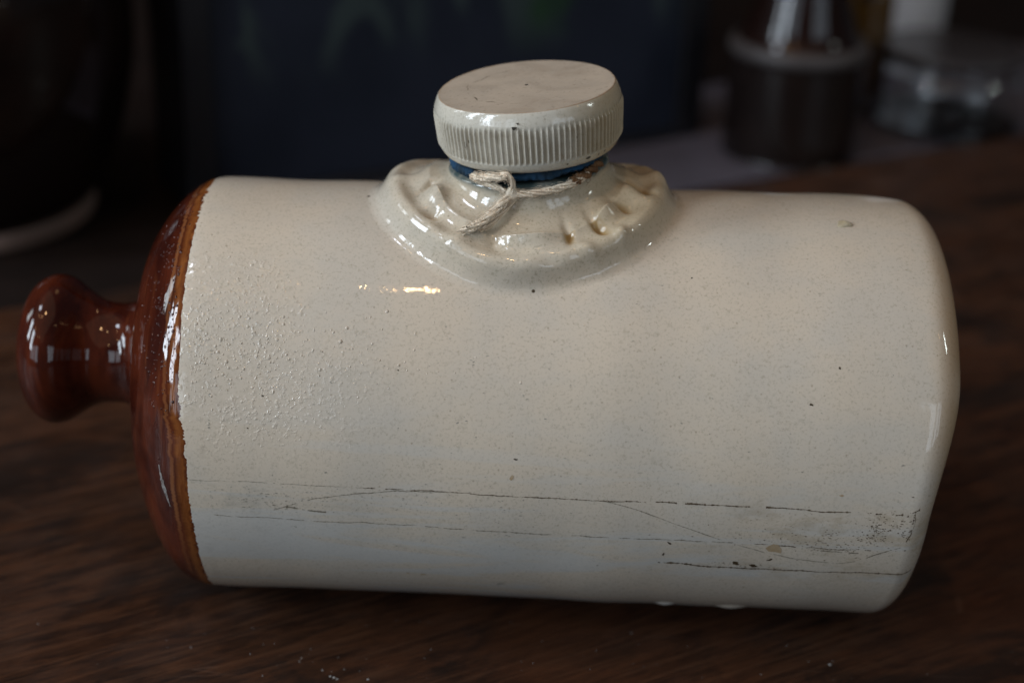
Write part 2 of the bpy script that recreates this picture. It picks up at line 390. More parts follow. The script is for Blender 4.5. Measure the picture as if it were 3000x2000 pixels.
def s_of_u(u):                                      # only on the long side wall
    m_ = (S > S[18])
    return np.interp(-u, -pu[m_], S[m_])
# jagged glaze boundary, u as a function of angle
kn = np.array([-PI, -.6, -.22, .5, 1.07, 1.5, 2.2, PI]); kv = np.array([-.085, -.0868, -.0872, -.0868, -.0862, -.0838, -.0828, -.085])
thw = (TH+PI) % (2*PI)-PI
ub = np.interp(thw, kn, kv)
jag = np.zeros(NT_)
for k in range(1, 500):
    jag += rng.normal()*np.cos(k*TH+rng.uniform(0, 6.28))*(1/(1+(k/90.)**1.1))
jag *= (.00017/jag.std())*(1+.6*np.sin(TH*5+1)+.5*np.sin(TH*11))
jag += .00010*np.sin(7*TH+.5)+.00006*np.sin(13*TH+2)
ub = ub+jag
sb = s_of_u(ub)
s_neck = S[np.argmin(abs(pu+.1120)+(pu > -.1)*9)]
def lathe_part(name, smat, mat, edge=None, seg_step=1):
    th = TH[::seg_step]; smat = smat[:, ::seg_step]
    P = surf(smat, th[None]+0*smat)
    e = 1e-4
    n = np.cross(surf(smat+e, th[None]+0*smat)-surf(smat-e, th[None]+0*smat), surf(smat, th[None]+e*8+0*smat)-surf(smat, th[None]-e*8+0*smat))
    n = -n/(np.linalg.norm(n, axis=-1, keepdims=True)+1e-15)
    # outward normals and matching winding
    c = P.copy(); c[..., 1] = 0; c[..., 2] = .06; c[..., 0] = np.clip(c[..., 0], -.09, .09)
    if (np.einsum('ijk,ijk->ij', n, P-c)).mean() < 0: n = -n
    fl = np.dot(np.cross(P[1, 0]-P[0, 0], P[0, 1]-P[0, 0]), n[0, 0]) > 0
    at = {} if edge is None else {'edge': edge[:, ::seg_step].ravel()}
    return mesh_obj(name, P.reshape(-1, 3), grid_faces(smat.shape[0], len(th), flip=bool(fl)), mat, bottle, attrs=at, normals=n.reshape(-1, 3))
tk = np.linspace(0, 1, 170)[:, None]; s0 = S[0]+2e-4
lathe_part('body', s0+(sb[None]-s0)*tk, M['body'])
tk = (np.linspace(0, 1, 90)[:, None])
sm = sb[None]+(s_neck-sb[None])*tk
lathe_part('shoulder', sm, M['brown'], edge=sm-sb[None])
tk = np.linspace(0, 1, 60)[:, None]
sm = s_neck+(S[-1]-1e-5-s_neck)*tk+0*sb[None]
lathe_part('knob', sm, M['knob'], edge=sm*0+1, seg_step=8)

def body_pt(u, th, off):
    tw = np.clip((np.asarray(th, float)-.95)/.75, 0, 1); u = np.asarray(u, float)+.0046*np.clip((np.asarray(u, float)-.081)/.03, 0, 1)*tw*tw*(3-2*tw)
    s = s_of_u(np.asarray(u, float)); P = surf(s, np.asarray(th, float))
    n = np.stack([0*P[..., 0], -np.sin(th), np.cos(th)], -1)
    return P+n*off
# collar: a thick clay disc draped over the body, pinched up into the neck
NC = (.0013, 0.0)
RP, RN = .0418, .0218
Z_RIM = .1308
feats = [  # s, a, length, width, angle, height: pressed bosses with crevices between them
 ((-.0259, .0068), .0044, .0010, -.85, -.0013), ((-.0248, .0192), .0024, .0014, .2, -.0012), ((.0112, .0248), .0030, .0011, 1.45, -.0013),
 ((.0190, .0222), .0030, .0012, .75, -.0015), ((.0300, .0058), .0040, .0012, .55, -.0015), ((.0258, .0150), .0024, .0011, .4, -.0010),
 ((.0025, .0262), .0068, .0046, .12, .0021), ((.0196, .0168), .0038, .0027, .35, .0019), ((.0285, .0098), .0042, .0026, .55, .0016),
 ((-.0230, .0125), .0050, .0030, -.55, .0019), ((.0345, -.0020), .0046, .0030, .2, .0012), ((-.0085, .0262), .0044, .0022, 1.2, -.0011),
 ((-.0160, .0262), .0046, .0030, -.6, .0015), ((-.0325, .0035), .0036, .0028, -.3, .0010), ((.0165, .0300), .0036, .0020, .5, .0009), ((.0060, .0330), .0040, .0014, .1, -.0006), ((.0250, .0245), .0026, .0018, .9, .0010)]
def collar_h(s, a, lumps=True):
    r = np.hypot(s, a*1.10)/RP
    ph = np.arctan2(a, s)
    r = r*(1+.012*np.sin(2*ph+.6)+.008*np.sin(5*ph+2))
    sm_ = lambda x: np.clip(x, 0, 1)**2*(3-2*np.clip(x, 0, 1))
    q = np.clip((1.0-r)/.20, 0, 1)
    q = np.clip((1.0-r)/.20, 0, 1)
    h = .0046*np.sqrt(np.clip(1-(1-q)**2, 0, 1))*sm_(q*2.0+.10)
    h = h+.0011*sm_((1.065-r)/.10)**1.5-.00015*sm_((r-1.045)/.04)
    h = h+.0013*np.exp(-((r-.875)/.055)**2)-.0007*np.exp(-((r-.76)/.06)**2)
    h = h+.0034*sm_((.88-r)/.42)
    for (cs, ca), L, W, an, A in (feats if lumps else []):
        ds, da = s-cs, a-ca
        p_, q_ = ds*math.cos(an)+da*math.sin(an), -ds*math.sin(an)+da*math.cos(an)
        h = h+1.25*A*np.exp(-((p_/L)**2+(q_/W)**2)**1.1)
    return h+.00018*vnoise(s*420, a*420, 21)*sm_((1.05-r)/.1)
nph = 360
PH = np.linspace(0, 2*PI, nph, endpoint=False)      # 0 = +x, measured towards the camera
RF = .0272                                           # radius of the foot of the neck
def collar_pt(rad, ph, lumps=True):
    s, a = rad*np.cos(ph), rad*np.sin(ph)
    th = a/Rb(s+NC[0]); h = collar_h(s, a, lumps)
    return body_pt(s+NC[0], th, h[..., None]), h
rads = np.concatenate([np.linspace(RP*1.10, RF, 84)])
rows, pool, teal, inner = [], [], [], []
for r_ in rads:
    P, h = collar_pt(np.full(nph, r_), PH); rows.append(P)
    s, a = r_*np.cos(PH), r_*np.sin(PH)
    g = sum(np.exp(-(((s-c[0])*math.cos(an)+(a-c[1])*math.sin(an))/(L*1.1))**2-((-(s-c[0])*math.sin(an)+(a-c[1])*math.cos(an))/(W*1.4))**2)*(-A/.0018) for c, L, W, an, A in feats if A < -.00095)
    out = np.exp(-((r_/RP-1.0)/.05)**2)*np.clip(np.cos(PH)-.35, 0, 1)*.9
    pool.append(np.clip(g, 0, 1)*(np.where(s > -.002, 1, .35))+out*.5); teal.append(np.zeros(nph)); inner.append(np.clip((1.04-np.hypot(s, a*1.10)/RP)/.16, 0, 1))
# neck: concave sweep from the foot up to the rim; tangent of the plaque carries over
foot1 = rows[-1]; foot, _ = collar_pt(np.full(nph, RF), PH, False); dfoot = foot1-foot
fr = np.hypot(foot[:, 0]-NC[0], foot[:, 1])
tilt = lambda c_: .0022*c_/RN                       # the rim leans up to the right
for t in np.linspace(0, 1, 26)[1:]:
    rr = fr+(RN-fr)*math.sin(t*PI/2)
    zr = Z_RIM+tilt(RN*np.cos(PH))
    z = foot[:, 2]+(zr-foot[:, 2])*(1-math.cos(t*PI/2))**.92
    rr = rr+.00012*vnoise(PH*0+t*6, np.cos(PH)*4+np.sin(PH)*3, 31)
    ang = np.arctan2(-foot[:, 1], foot[:, 0]-NC[0])
    rows.append(np.stack([NC[0]+rr*np.cos(ang), -rr*np.sin(ang), z], -1)+dfoot*(1-t)**4); pool.append(np.clip(.15+.0*ang, 0, 1)); teal.append(np.clip((t-.86)/.14, 0, 1)*np.ones(nph)*.5)
for rr, dz in [(RN-.0003, .0006), (RN-.0009, .0010), (RN-.0020, .0012), (RN-.0040, .0011), (RN-.0055, .0005), (RN-.006, -.004), (RN-.006, -.02)]:
    rows.append(np.stack([NC[0]+rr*np.cos(PH), -rr*np.sin(PH), Z_RIM+tilt(rr*np.cos(PH))+dz+0*PH], -1)); pool.append(np.zeros(nph)); teal.append(np.ones(nph))
P = np.array(rows)
mesh_obj('neck_collar', P.reshape(-1, 3), grid_faces(len(rows), nph, flip=True), M['collar'], bottle, attrs={'pool': np.clip(np.array(pool).ravel(), 0, 1), 'teal': np.array(teal).ravel(), 'inner': np.concatenate([np.array(inner).ravel(), np.ones((len(rows)-len(inner))*nph)])})

# blue washer squeezed under the stopper
rows = []
for k in np.linspace(0, 2*PI, 13)[:-1]:
    w_ = .0012*np.cos(k); z_ = .0012*np.sin(k)
    rr = .0202+w_+.0004*vnoise(PH*0+k, np.cos(PH)*14+np.sin(PH)*9, 41)+.0002*np.sin(PH*60)
    rows.append(np.stack([NC[0]+rr*np.cos(PH), -rr*np.sin(PH), Z_RIM+.0031+.0030*np.cos(PH)*1.0+z_+.0003*vnoise(PH*0+k, np.cos(PH)*18, 43)], -1))
rows.append(rows[0])
mesh_obj('washer', np.array(rows).reshape(-1, 3), grid_faces(len(rows), nph), M['washer'], bottle)

# screw stopper: knurled side, dry unglazed top
NRIB, PER = 104, 9
ns = NRIB*PER
ph = np.linspace(0, 2*PI, ns, endpoint=False)
saw = (np.arange(ns) % PER)/PER
ridge = np.exp(-((saw-.5)/.19)**2)
# the glaze fills the grooves on the far left and towards the right
amp = .00075*(.55+.45*np.clip(np.cos(ph-1.25)*1.4+.5, 0, 1))*(1+.25*vnoise(ph*0, np.cos(ph)*9+np.sin(ph)*7, 51))
jt = .0005*vnoise(ph*0, np.cos(ph)*12+np.sin(ph)*8, 52)
SR = .0252
prof = [(.0150, .0002, 0), (.0205, .0, 0), (.0226, .0003, 0), (.0235, .0010, 0), (.0241, .0019, 0), (.02445, .0027, 0), (.0246, .0030, 0), (.0246, .0033, .4), (.0247, .0038, 1), (.0248, .0055, 1), (.02495, .0075, 1), (.0251, .0095, 1), (.0252, .0115, 1),
        (.0252, .0123, .7), (.0252, .0128, .2), (.0252, .0133, 0), (.02507, .0139, 0), (.0248, .0146, 0), (.02445, .0156, 0), (.0241, .0163, 0), (.0238, .01675, 0), (.0236, .01695, 0), (.0234, .01692, 0), (.0231, .0169, 0), (.018, .0170, 0), (.010, .0171, 0), (.0005, .0171, 0)]
rows, mi = [], []
for k, (r_, z_, kf) in enumerate(prof):
    rr = r_+kf*amp*(ridge-.35)+.00012*vnoise(ph*0+z_*100, np.cos(ph)*2+np.sin(ph)*3, 53)*min(1, r_/.02)
    if r_ > .0225: rr = rr+.00025*np.sin(2*ph+.4)
    zz = z_+(jt if .0118 < z_ < .0134 else 0)+ (.00012*vnoise(r_*300+0*ph, np.cos(ph)*3*r_/.02, 57) if z_ > .0165 else 0)
    zz = zz+np.maximum(z_-.004, 0)/.013*.0006*np.cos(ph)*r_/SR
    rows.append(np.stack([rr*np.cos(ph), -rr*np.sin(ph), zz+0*ph], -1))
f = grid_faces(len(rows), ns, flip=True)
mi = np.repeat(np.array([1 if prof[k+1][1] >= .0169 and prof[k][0] < .02385 else 0 for k in range(len(prof)-1)]), ns)
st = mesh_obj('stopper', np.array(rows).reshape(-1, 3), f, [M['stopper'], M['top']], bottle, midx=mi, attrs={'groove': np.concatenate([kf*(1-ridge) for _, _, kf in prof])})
def stop_pt(phd, z_, off):
    zz, rr = [p[1] for p in prof[1:22]], [p[0] for p in prof[1:22]]
    r_ = np.interp(z_, zz, rr)+.0002+off; a_ = math.radians(phd); return (r_*math.cos(a_), -r_*math.sin(a_), z_+max(z_-.004, 0)/.013*.0006*math.cos(a_))
for q, (pd, z_, wx, wz) in enumerate([(130, .0078, .45, 1.1), (127, .0092, .22, .5), (97, .0135, .8, .5), (95, .0146, .4, .25), (66, .0020, .40, .3), (51, .0022, .9, .4), (42, .0022, .3, .3), (36, .0024, .4, .4), (60, .0090, .2, .5)]):
    r = np.random.default_rng(400+q); V = [stop_pt(pd, z_, .0001)]
    for k in range(9):
        a_ = 2*PI*k/9; u_ = r.uniform(.6, 1.2); V.append(stop_pt(pd+wx*u_*math.cos(a_)/.0252*.001*180/PI, z_+wz*.001*u_*math.sin(a_), .00008))
    mesh_obj('glaze_spot', V, [(0, 1+k, 1+(k+1) % 9) for k in range(9)], M['spot_dark'], st)
st.location = (.0016, 0, .1355); st.rotation_euler = (0, -.105, 0)

# ---- wear on the glaze: dirt lines, iron spots, chips, each lying a hair above the glaze
def crack(name, pts, wmm, dash, mat, seed, jit=.00016, label=None):
    r = np.random.default_rng(seed)
    pts = np.array(pts); d = np.concatenate([[0], np.cumsum(np.hypot(np.diff(pts[:, 0]), np.diff(pts[:, 1])*.06))])
    n_ = int(d[-1]/.00035)+2
    t = np.linspace(0, d[-1], n_); u = np.interp(t, d, pts[:, 0]); th = np.interp(t, d, pts[:, 1])
    k = np.ones(9)/9
    if n_ > 20: th[4:-4] = np.convolve(th, k, 'valid')
    walk = np.convolve(r.normal(size=n_+40), np.ones(12)/12, 'same')[20:20+n_]
    th = th+walk*jit*2.4/.06
    on = np.convolve(r.normal(size=n_+60), np.ones(9)/9, 'same')[30:30+n_]*3
    wd = .72*wmm*1e-3*np.clip(.40+.35*on*.6+.55*np.abs(r.normal(size=n_))+.9*(r.uniform(size=n_) > .955), .12, 2.6)*np.clip((on+dash)*2.2, 0, 1)
    V, F = [], []
    for i in range(n_):
        for sg in (-1, 1): V.append(body_pt(u[i], th[i]+sg*wd[i]/2/.06, .00005))
        if i and wd[i] > 2e-5 and wd[i-1] > 2e-5: F.append((2*i-2, 2*i-1, 2*i+1, 2*i))
    if not F: return
    o = mesh_obj(name, V, F, mat, bottle)
    if label: o['label'] = label
LN = {
'L1a': [(-0.0833, 1.5469), (-0.0674, 1.5451), (-0.0516, 1.5503), (-0.0381, 1.5537), (-0.0172, 1.5567), (-0.0004, 1.5645), (0.0198, 1.568), (0.0253, 1.5673)],
'L1b': [(0.0253, 1.5673), (0.0315, 1.5677), (0.0432, 1.5673)],
'L1c': [(0.0453, 1.5692), (0.0536, 1.568), (0.0622, 1.5682)],
'L1d': [(0.0663, 1.5719), (0.0784, 1.5765), (0.0879, 1.5813)],
'L1e': [(0.0946, 1.583), (0.0996, 1.5791)],
'L2a': [(-0.0656, 1.7193), (-0.0591, 1.6711), (-0.0531, 1.6254), (-0.0426, 1.5902), (-0.029, 1.564), (-0.0172, 1.5602)],
'L2b': [(0.0235, 1.5686), (0.0272, 1.5796), (0.0347, 1.6178), (0.0454, 1.6884), (0.0575, 1.7649), (0.0678, 1.8234), (0.0758, 1.8538), (0.0875, 1.8718), (0.0929, 1.8451), (0.0967, 1.8035), (0.1031, 1.7574)],
'L3a': [(-0.0776, 1.73), (-0.0565, 1.7412), (-0.0382, 1.7448), (-0.0246, 1.7506), (-0.0037, 1.7579), (0.0112, 1.7689)],
'L3b': [(0.0166, 1.7659), (0.028, 1.7656), (0.0448, 1.7665), (0.059, 1.7676)],
'L3c': [(0.0637, 1.7737), (0.0751, 1.7754), (0.0851, 1.7827), (0.0953, 1.7793)],
'L4': [(0.04, 1.9149), (0.0454, 1.9189), (0.0544, 1.9341), (0.0603, 1.935), (0.0665, 1.9381), (0.0743, 1.9367), (0.0939, 1.9291), (0.1052, 1.9365), (0.1085, 1.9327)]}
crack('dirt_line', LN['L1a'][:4], .20, 1.5, M['line_faint'], 1)
crack('dirt_line', LN['L1a'][3:], .34, 2.2, M['line'], 2)
crack('dirt_line', LN['L1b'], .42, .6, M['line'], 3)
crack('dirt_line', LN['L1c'], .46, 1.8, M['line'], 4)
crack('dirt_line', LN['L1d'], .44, 2.4, M['line'], 5)
crack('dirt_line', LN['L1e'], .40, .6, M['line'], 6)
crack('dirt_line', LN['L2a'], .30, 1.6, M['line_faint'], 7)
crack('dirt_line', LN['L2b'][:6], .30, 2.4, M['line_faint'], 8, .00008)
crack('dirt_line', LN['L2b'][5:], .34, 1.4, M['line_faint'], 9, .00008)
crack('dirt_line', LN['L3a'], .28, 1.2, M['line_faint'], 10)
crack('dirt_line', LN['L3b'], .30, 1.1, M['line_faint'], 11)
crack('dirt_line', LN['L3c'], .34, .8, M['line'], 12)
crack('dirt_line', LN['L4'][:3], .70, .4, M['line'], 13)
crack('dirt_line', LN['L4'][2:], .50, 1.7, M['line'], 14)
def blob(verts, faces, u, th, lu, lw, ang, seed, off=.00006, nn=9):
    r = np.random.default_rng(seed); b = len(verts)
    verts.append(body_pt(u, th, off))
    for k in range(nn):
        a = 2*PI*k/nn; q = r.uniform(.6, 1.25)
        p_, w_ = lu*math.cos(a)*q, lw*math.sin(a)*q
        verts.append(body_pt(u+p_*math.cos(ang)-w_*math.sin(ang), th+(p_*math.sin(ang)+w_*math.cos(ang))/.06, off))
    for k in range(nn): faces.append((b, b+1+k, b+1+(k+1) % nn))
def spot(name, u, th, lu, lw, ang, mat, seed, label=None):
    V, F = [], []; blob(V, F, u, th, lu*1e-3, lw*1e-3, ang, seed)
    o = mesh_obj(name, V, F, mat, bottle)
    if label: o['label'] = label
spot('glaze_spot', .0757, 1.1038, .55, .28, .2, M['spot_dark'], 1)
spot('glaze_spot', -.0644, 1.1502, .36, .30, 0, M['spot_dark'], 2)
spot('glaze_spot', .0010, 1.3877, .75, .22, .1, M['spot_dark'], 3)
spot('glaze_spot', .0827, .9448, .35, .28, 1.0, M['spot_dark'], 4)
spot('glaze_spot', -.0681, 1.2939, .25, .25, 0, M['spot_dark'], 5)
spot('glaze_spot', .0002, 1.4739, .45, .95, .3, M['spot_tan'], 6)
spot('glaze_spot', .0848, 1.4978, .6, .3, 0, M['spot_tan'], 7)
spot('glaze_stain', .0703, 1.7927, 2.2, 1.7, .2, M['spot_tan'], 8, 'tan stain among the dirt lines')
spot('glaze_stain', .0608, 1.9030, 1.0, .6, .6, M['spot_dark'], 9)
spot('glaze_stain', .0654, 1.9161, 1.2, .6, .3, M['spot_dark'], 10)
spot('glaze_spot', .0424, 1.7877, .8, .35, .6, M['spot_dark'], 11)
spot('glaze_spot', .0412, 1.8601, .3, .7, .3, M['spot_dark'], 12)
spot('glaze_spot', .0694, 1.8700, .8, .35, -.6, M['spot_dark'], 13)
spot('glaze_spot', -.0228, 2.1121, .8, .45, .2, M['spot_tan'], 14)
spot('glaze_spot', -.0270, 2.105, .5, .4, .2, M['spot_tan'], 15)
spot('glaze_spot', -.0017, 2.1836, 1.5, .35, -.5, M['spot_grey'], 16)
spot('glaze_spot', .0450, .55, .3, .25, 0, M['spot_dark'], 17)
spot('glaze_spot', -.030, 1.02, .25, .2, 0, M['spot_dark'], 18)
spot('glaze_spot', .0150, .60, .25, .2, 0, M['spot_dark'], 19)
# fine speckle clusters: dirt caught in the scuffed patches
V, F = [], []; r = np.random.default_rng(77)
for c, sd, n_ in [((.0955, 1.66), (.0022, .040), 110), ((.088, 1.76), (.007, .035), 90), ((.1030, 1.62), (.0020, .05), 60), ((.075, 1.72), (.012, .04), 70), ((.062, 1.915), (.006, .012), 40)]:
    for i in range(n_): blob(V, F, min(.105, c[0]+r.normal()*sd[0]), c[1]+r.normal()*sd[1], r.uniform(.10, .38)*1e-3, r.uniform(.06, .16)*1e-3, r.uniform(-.4, .4), int(r.integers(1e6)), nn=6)
tag(mesh_obj('dirt_speckle', V, F, M['line'], bottle), kind='stuff')
V, F = [], []
for c, sd, n_ in [((-.0608, 1.63), (.011, .04), 110), ((-.02, 1.62), (.02, .05), 60), ((.01, 1.2), (.06, .35), 160)]:
    for i in range(n_): blob(V, F, float(np.clip(c[0]+r.normal()*sd[0], -.078, .1)), c[1]+r.normal()*sd[1], r.uniform(.10, .42)*1e-3, r.uniform(.06, .18)*1e-3, r.uniform(-.6, .6), int(r.integers(1e6)), nn=6)
tag(mesh_obj('glaze_speckle', V, F, M['spot_grey'], bottle), kind='stuff')
# glaze pimples: tiny beads, thick beside the brown end
V, F = [], []
def bead(fn, n_up=3, n_a=7):
    b = len(V)
    for i in range(n_up):
        for k in range(n_a): V.append(fn(i/n_up, k/n_a*2*PI))
    V.append(fn(1, 0))
    for i in range(n_up-1):
        for k in range(n_a): F.append((b+i*n_a+k, b+i*n_a+(k+1) % n_a, b+(i+1)*n_a+(k+1) % n_a, b+(i+1)*n_a+k))
    for k in range(n_a): F.append((b+(n_up-1)*n_a+k, b+(n_up-1)*n_a+(k+1) % n_a, b+n_up*n_a))
r = np.random.default_rng(314)
for i in range(820):
    u = -.083+r.exponential(.016) if i < 700 else r.uniform(-.083, .03)
    th = (r.normal(.95, .10) if i < 560 else r.normal(.75, .30))
    if u > .0 and i < 700: continue
    rad_ = (.00010+abs(r.normal())*.00014)*(1 if i < 560 else .75); ht = rad_*r.uniform(.35, .65)
    bead(lambda a_, b_: body_pt(u+rad_*math.cos(a_*PI/2)*math.cos(b_), th+rad_*1.15*math.cos(a_*PI/2)*math.sin(b_)/.06, -.00002+ht*math.sin(a_*PI/2)))
tag(mesh_obj('glaze_pimples', V, F, M['body'], bottle), kind='stuff')
V, F = [], []
for i in range(230):
    th = r.normal(.75, .28); k_ = int((th % (2*PI))/(2*PI)*NT_) % NT_; s_ = sb[k_]+.0015+abs(r.normal())*.007
    rad_ = (.00017+abs(r.normal())*.00015); ht = rad_*r.uniform(.4, .75)
    P_ = surf(np.asarray(s_), np.asarray(th)); tu = surf(np.asarray(s_+1e-4), np.asarray(th))-P_; tu /= np.linalg.norm(tu)
    tv = surf(np.asarray(s_), np.asarray(th+1e-3))-P_; tv /= np.linalg.norm(tv); nn_ = np.cross(tu, tv); nn_ *= -1 if nn_[0] > 0 else 1
    bead(lambda a_, b_: P_+tu*rad_*math.cos(a_*PI/2)*math.cos(b_)+tv*rad_*math.cos(a_*PI/2)*math.sin(b_)+nn_*(ht*math.sin(a_*PI/2)-.00002))
tag(mesh_obj('brown_glaze_pimples', V, F, M['knob'], bottle), kind='stuff')
crack('dirt_line', [(.1050, 1.56), (.1056, 1.62), (.1052, 1.68), (.1040, 1.73)], .9, .9, M['line'], 31)
crack('dirt_line', [(.1000, 1.585), (.1030, 1.575), (.1062, 1.555)], .5, 1.2, M['line'], 32)
crack('dirt_line', [(.070, 1.775), (.080, 1.79), (.092, 1.80)], .4, .4, M['line_faint'], 33)
crack('dirt_line', [(-.062, 1.66), (-.054, 1.68), (-.048, 1.69)], .6, .1, M['line_faint'], 34)
# a crumb of clay fused into the glaze near the base end, top right
V, F = [], []
for i in range(7):
    for k in range(12):
        a, b = k/12*2*PI, i/6*PI/2
        q = .0021*math.cos(b)*(1+.25*math.sin(3*a+1)); V.append(body_pt(.0871+q*math.cos(a), .1823+q*.8*math.sin(a)/.06, -.0002+.0011*math.sin(b)*(1+.3*math.cos(a))))
mesh_obj('clay_lump', V, grid_faces(7, 12), M['chip'], bottle)
# lumps of glaze drip under the right half
for u, th, L, A in [(.0452, 2.44, .0040, .0008), (.0640, 2.44, .0060, .0009)]:
    V = []
    for i in range(9):
        for k in range(16):
            a, b = k/16*2*PI, i/8; V.append(body_pt(u+L*b*math.cos(a), th+.6*L*b*math.sin(a)/.06, -.0002+A*math.cos(b*PI/2)**1.4))
    mesh_obj('glaze_drip', V, grid_faces(9, 16), M['body'], bottle)
# scuff on the brown shoulder
def sh_pt(s, th, off):
    P = surf(np.asarray(s), np.asarray(th)); e = 1e-4
    n_ = np.cross(surf(np.asarray(s+e), np.asarray(th))-P, surf(np.asarray(s), np.asarray(th+e*5))-P); n_ /= np.linalg.norm(n_)
    if n_[0] > 0: n_ = -n_
    return P+n_*off
V, F = [], []
n_ = 26; r = np.random.default_rng(5)
for i in range(n_):
    t = i/(n_-1); th = 1.50+.205*t; s = S[np.argmin(abs(pu+.0885))]+.0036-.0030*t**1.3
    wd = .0014*math.sin(PI*min(1, t*.9+.06))*r.uniform(.55, 1.1)
    V += [sh_pt(s-wd/2, th, .00006), sh_pt(s+wd/2, th, .00006)]
    if i: F.append((2*i-2, 2*i-1, 2*i+1, 2*i))
o = mesh_obj('scuff', V, F, M['chip_grey'], bottle); o['label'] = 'grey scuff on the brown glaze'

# ------------------------------------------------------------------ twine tied round the neck
twine = empty('twine', (NC[0], 0, Z_RIM), 0, label='frayed pale cotton twine knotted round the bottle neck under the stopper', category='twine')
def path(pts, n_):
    pts = np.array(pts, float); t = np.linspace(0, len(pts)-1, n_)
    return np.stack([catmull(pts[:, i], t) for i in range(3)], -1)
def strand(name, pts, rad, mat, plies=2, twist=900., ply_r=None, seed=0, fibres=10, taper=0.0, parent=twine):
    """twisted plies along a path plus a few stray fibres, one mesh"""
    r = np.random.default_rng(seed)
    n_ = max(24, int(len(pts)*22)); C = path(pts, n_)
    T = np.gradient(C, axis=0); T /= np.linalg.norm(T, axis=1, keepdims=True)
    L = np.concatenate([[0], np.cumsum(np.linalg.norm(np.diff(C, axis=0), axis=1))])
    up_ = np.array([.2, -.5, .84]); N = np.cross(T, up_); N /= np.linalg.norm(N, axis=1, keepdims=True); B = np.cross(T, N)
    V, F = [], []
    def tube(Q, rr, k=7):
        b = len(V)
        for i in range(len(Q)):
            for a in range(k):
                an = 2*PI*a/k; V.append(Q[i]+(N[i]*math.cos(an)+B[i]*math.sin(an))*rr[i]-base)
            if i:
                for a in range(k): F.append((b+(i-1)*k+a, b+(i-1)*k+(a+1) % k, b+i*k+(a+1) % k, b+i*k+a))
    base = np.array([NC[0], 0, Z_RIM])
    pr_ = ply_r or rad*.55
    for p_ in range(plies):
        an = L*twist+2*PI*p_/plies
        Q = C+(N*np.cos(an)[:, None]+B*np.sin(an)[:, None])*(rad-pr_)+r.normal(size=(n_, 3))*rad*.05
        tube(Q, pr_*(1-taper*np.linspace(0, 1, n_))*r.uniform(.88, 1.12, n_))
    for f_ in range(fibres):
        i0 = r.integers(0, n_-8); i1 = min(n_-1, i0+int(r.integers(6, 18)))
        idx = np.arange(i0, i1+1); u_ = np.linspace(0, 1, len(idx))[:, None]
        dirv = N[i0]*r.normal()+B[i0]*r.normal(); dirv /= np.linalg.norm(dirv)
        Q = C[idx]+dirv*rad*(.75+r.uniform(.2, 1.0)*np.sin(u_*PI*r.uniform(.4, 1)))+r.normal(size=(len(idx), 3))*rad*.05
        bN, bB = N.copy(), B.copy()
        b = len(V)
        for q in range(len(idx)):
            for a in range(3):
                an = 2*PI*a/3; V.append(Q[q]+(N[idx[q]]*math.cos(an)+B[idx[q]]*math.sin(an))*.00005-base)
            if q:
                for a in range(3): F.append((b+(q-1)*3+a, b+(q-1)*3+(a+1) % 3, b+q*3+(a+1) % 3, b+q*3+a))
    return mesh_obj(name, V, F, mat, parent)
def neck_pt(deg, r_, z_):   # angle from the camera side, positive to the right
    a = math.radians(deg); return (NC[0]+r_*math.sin(a), -r_*math.cos(a), z_)
KN = (-.0030, -.0228, .1300)
strand('wrap', [neck_pt(d, .0190, .1336+.0020*math.sin(math.radians(d))) for d in range(60, 341, 20)], .0009, M['twine_brown'], seed=1)
strand('wrap', [neck_pt(46, .0219, .1336), neck_pt(36, .0222, .1327), neck_pt(25, .0226, .1318), neck_pt(12, .0229, .1310), neck_pt(0, .0231, .1303), KN], .0010, M['twine'], plies=4, twist=420, ply_r=.0004, seed=2, fibres=200)
strand('wrap', [neck_pt(62, .0212, .1350), neck_pt(50, .0216, .1343), neck_pt(40, .0221, .1333), neck_pt(30, .0222, .1328)], .0015, M['twine_brown'], seed=3, fibres=30)
strand('loop', [KN, (-.0028, -.0240, .1330), (-.0040, -.0245, .1357), (-.0062, -.0240, .1354), (-.0090, -.0228, .1346), (-.0118, -.0208, .1338), (-.0134, -.0196, .1330), (-.0112, -.0208, .1322), (-.0080, -.0222, .1318), (-.0052, -.0230, .1310), KN], .0008, M['twine'], plies=3, twist=420, ply_r=.0004, seed=4, fibres=200)
strand('loop', [(-.0042, -.0242, .1352), (-.0068, -.0238, .1349), (-.0095, -.0224, .1340), (-.0126, -.0204, .1332)], .0011, M['twine'], plies=5, twist=250, ply_r=.0005, seed=14, fibres=180)
tail = [KN, (-.0052, -.0240, .1278), (-.0076, -.0256, .1256), (-.0100, -.0272, .1238), (-.0122, -.0282, .1226), (-.0140, -.0288, .1218)]
strand('tail', tail, .0012, M['twine'], plies=4, twist=330, ply_r=.0005, seed=5, fibres=260)
strand('tail', [(p[0]+.0012, p[1]+.0004, p[2]-.0012) for p in tail[:5]], .0008, M['twine'], plies=3, twist=380, ply_r=.00035, seed=6, fibres=200)
strand('tail', [(p[0]-.0006, p[1]-.0004, p[2]+.0003) for p in tail[1:]]+[(-.0158, -.0286, .1213)], .0007, M['twine'], plies=2, seed=7, fibres=24, taper=.6)
for q in range(9):
    r = np.random.default_rng(200+q); e_ = np.array(tail[-1])+r.normal(size=3)*.0004
    d_ = np.array([-.0016, -.0002, -.0002])+r.normal(size=3)*np.array([.0010, .0006, .0005])
    strand('frayed_end', [np.array(tail[-2])+r.normal(size=3)*.0004, e_, e_+d_*.6, e_+d_*1.2+np.array([0, 0, -.0002])], .00022, M['twine'], plies=2, twist=500, ply_r=.00014, seed=210+q, fibres=5)
V, F = [], []
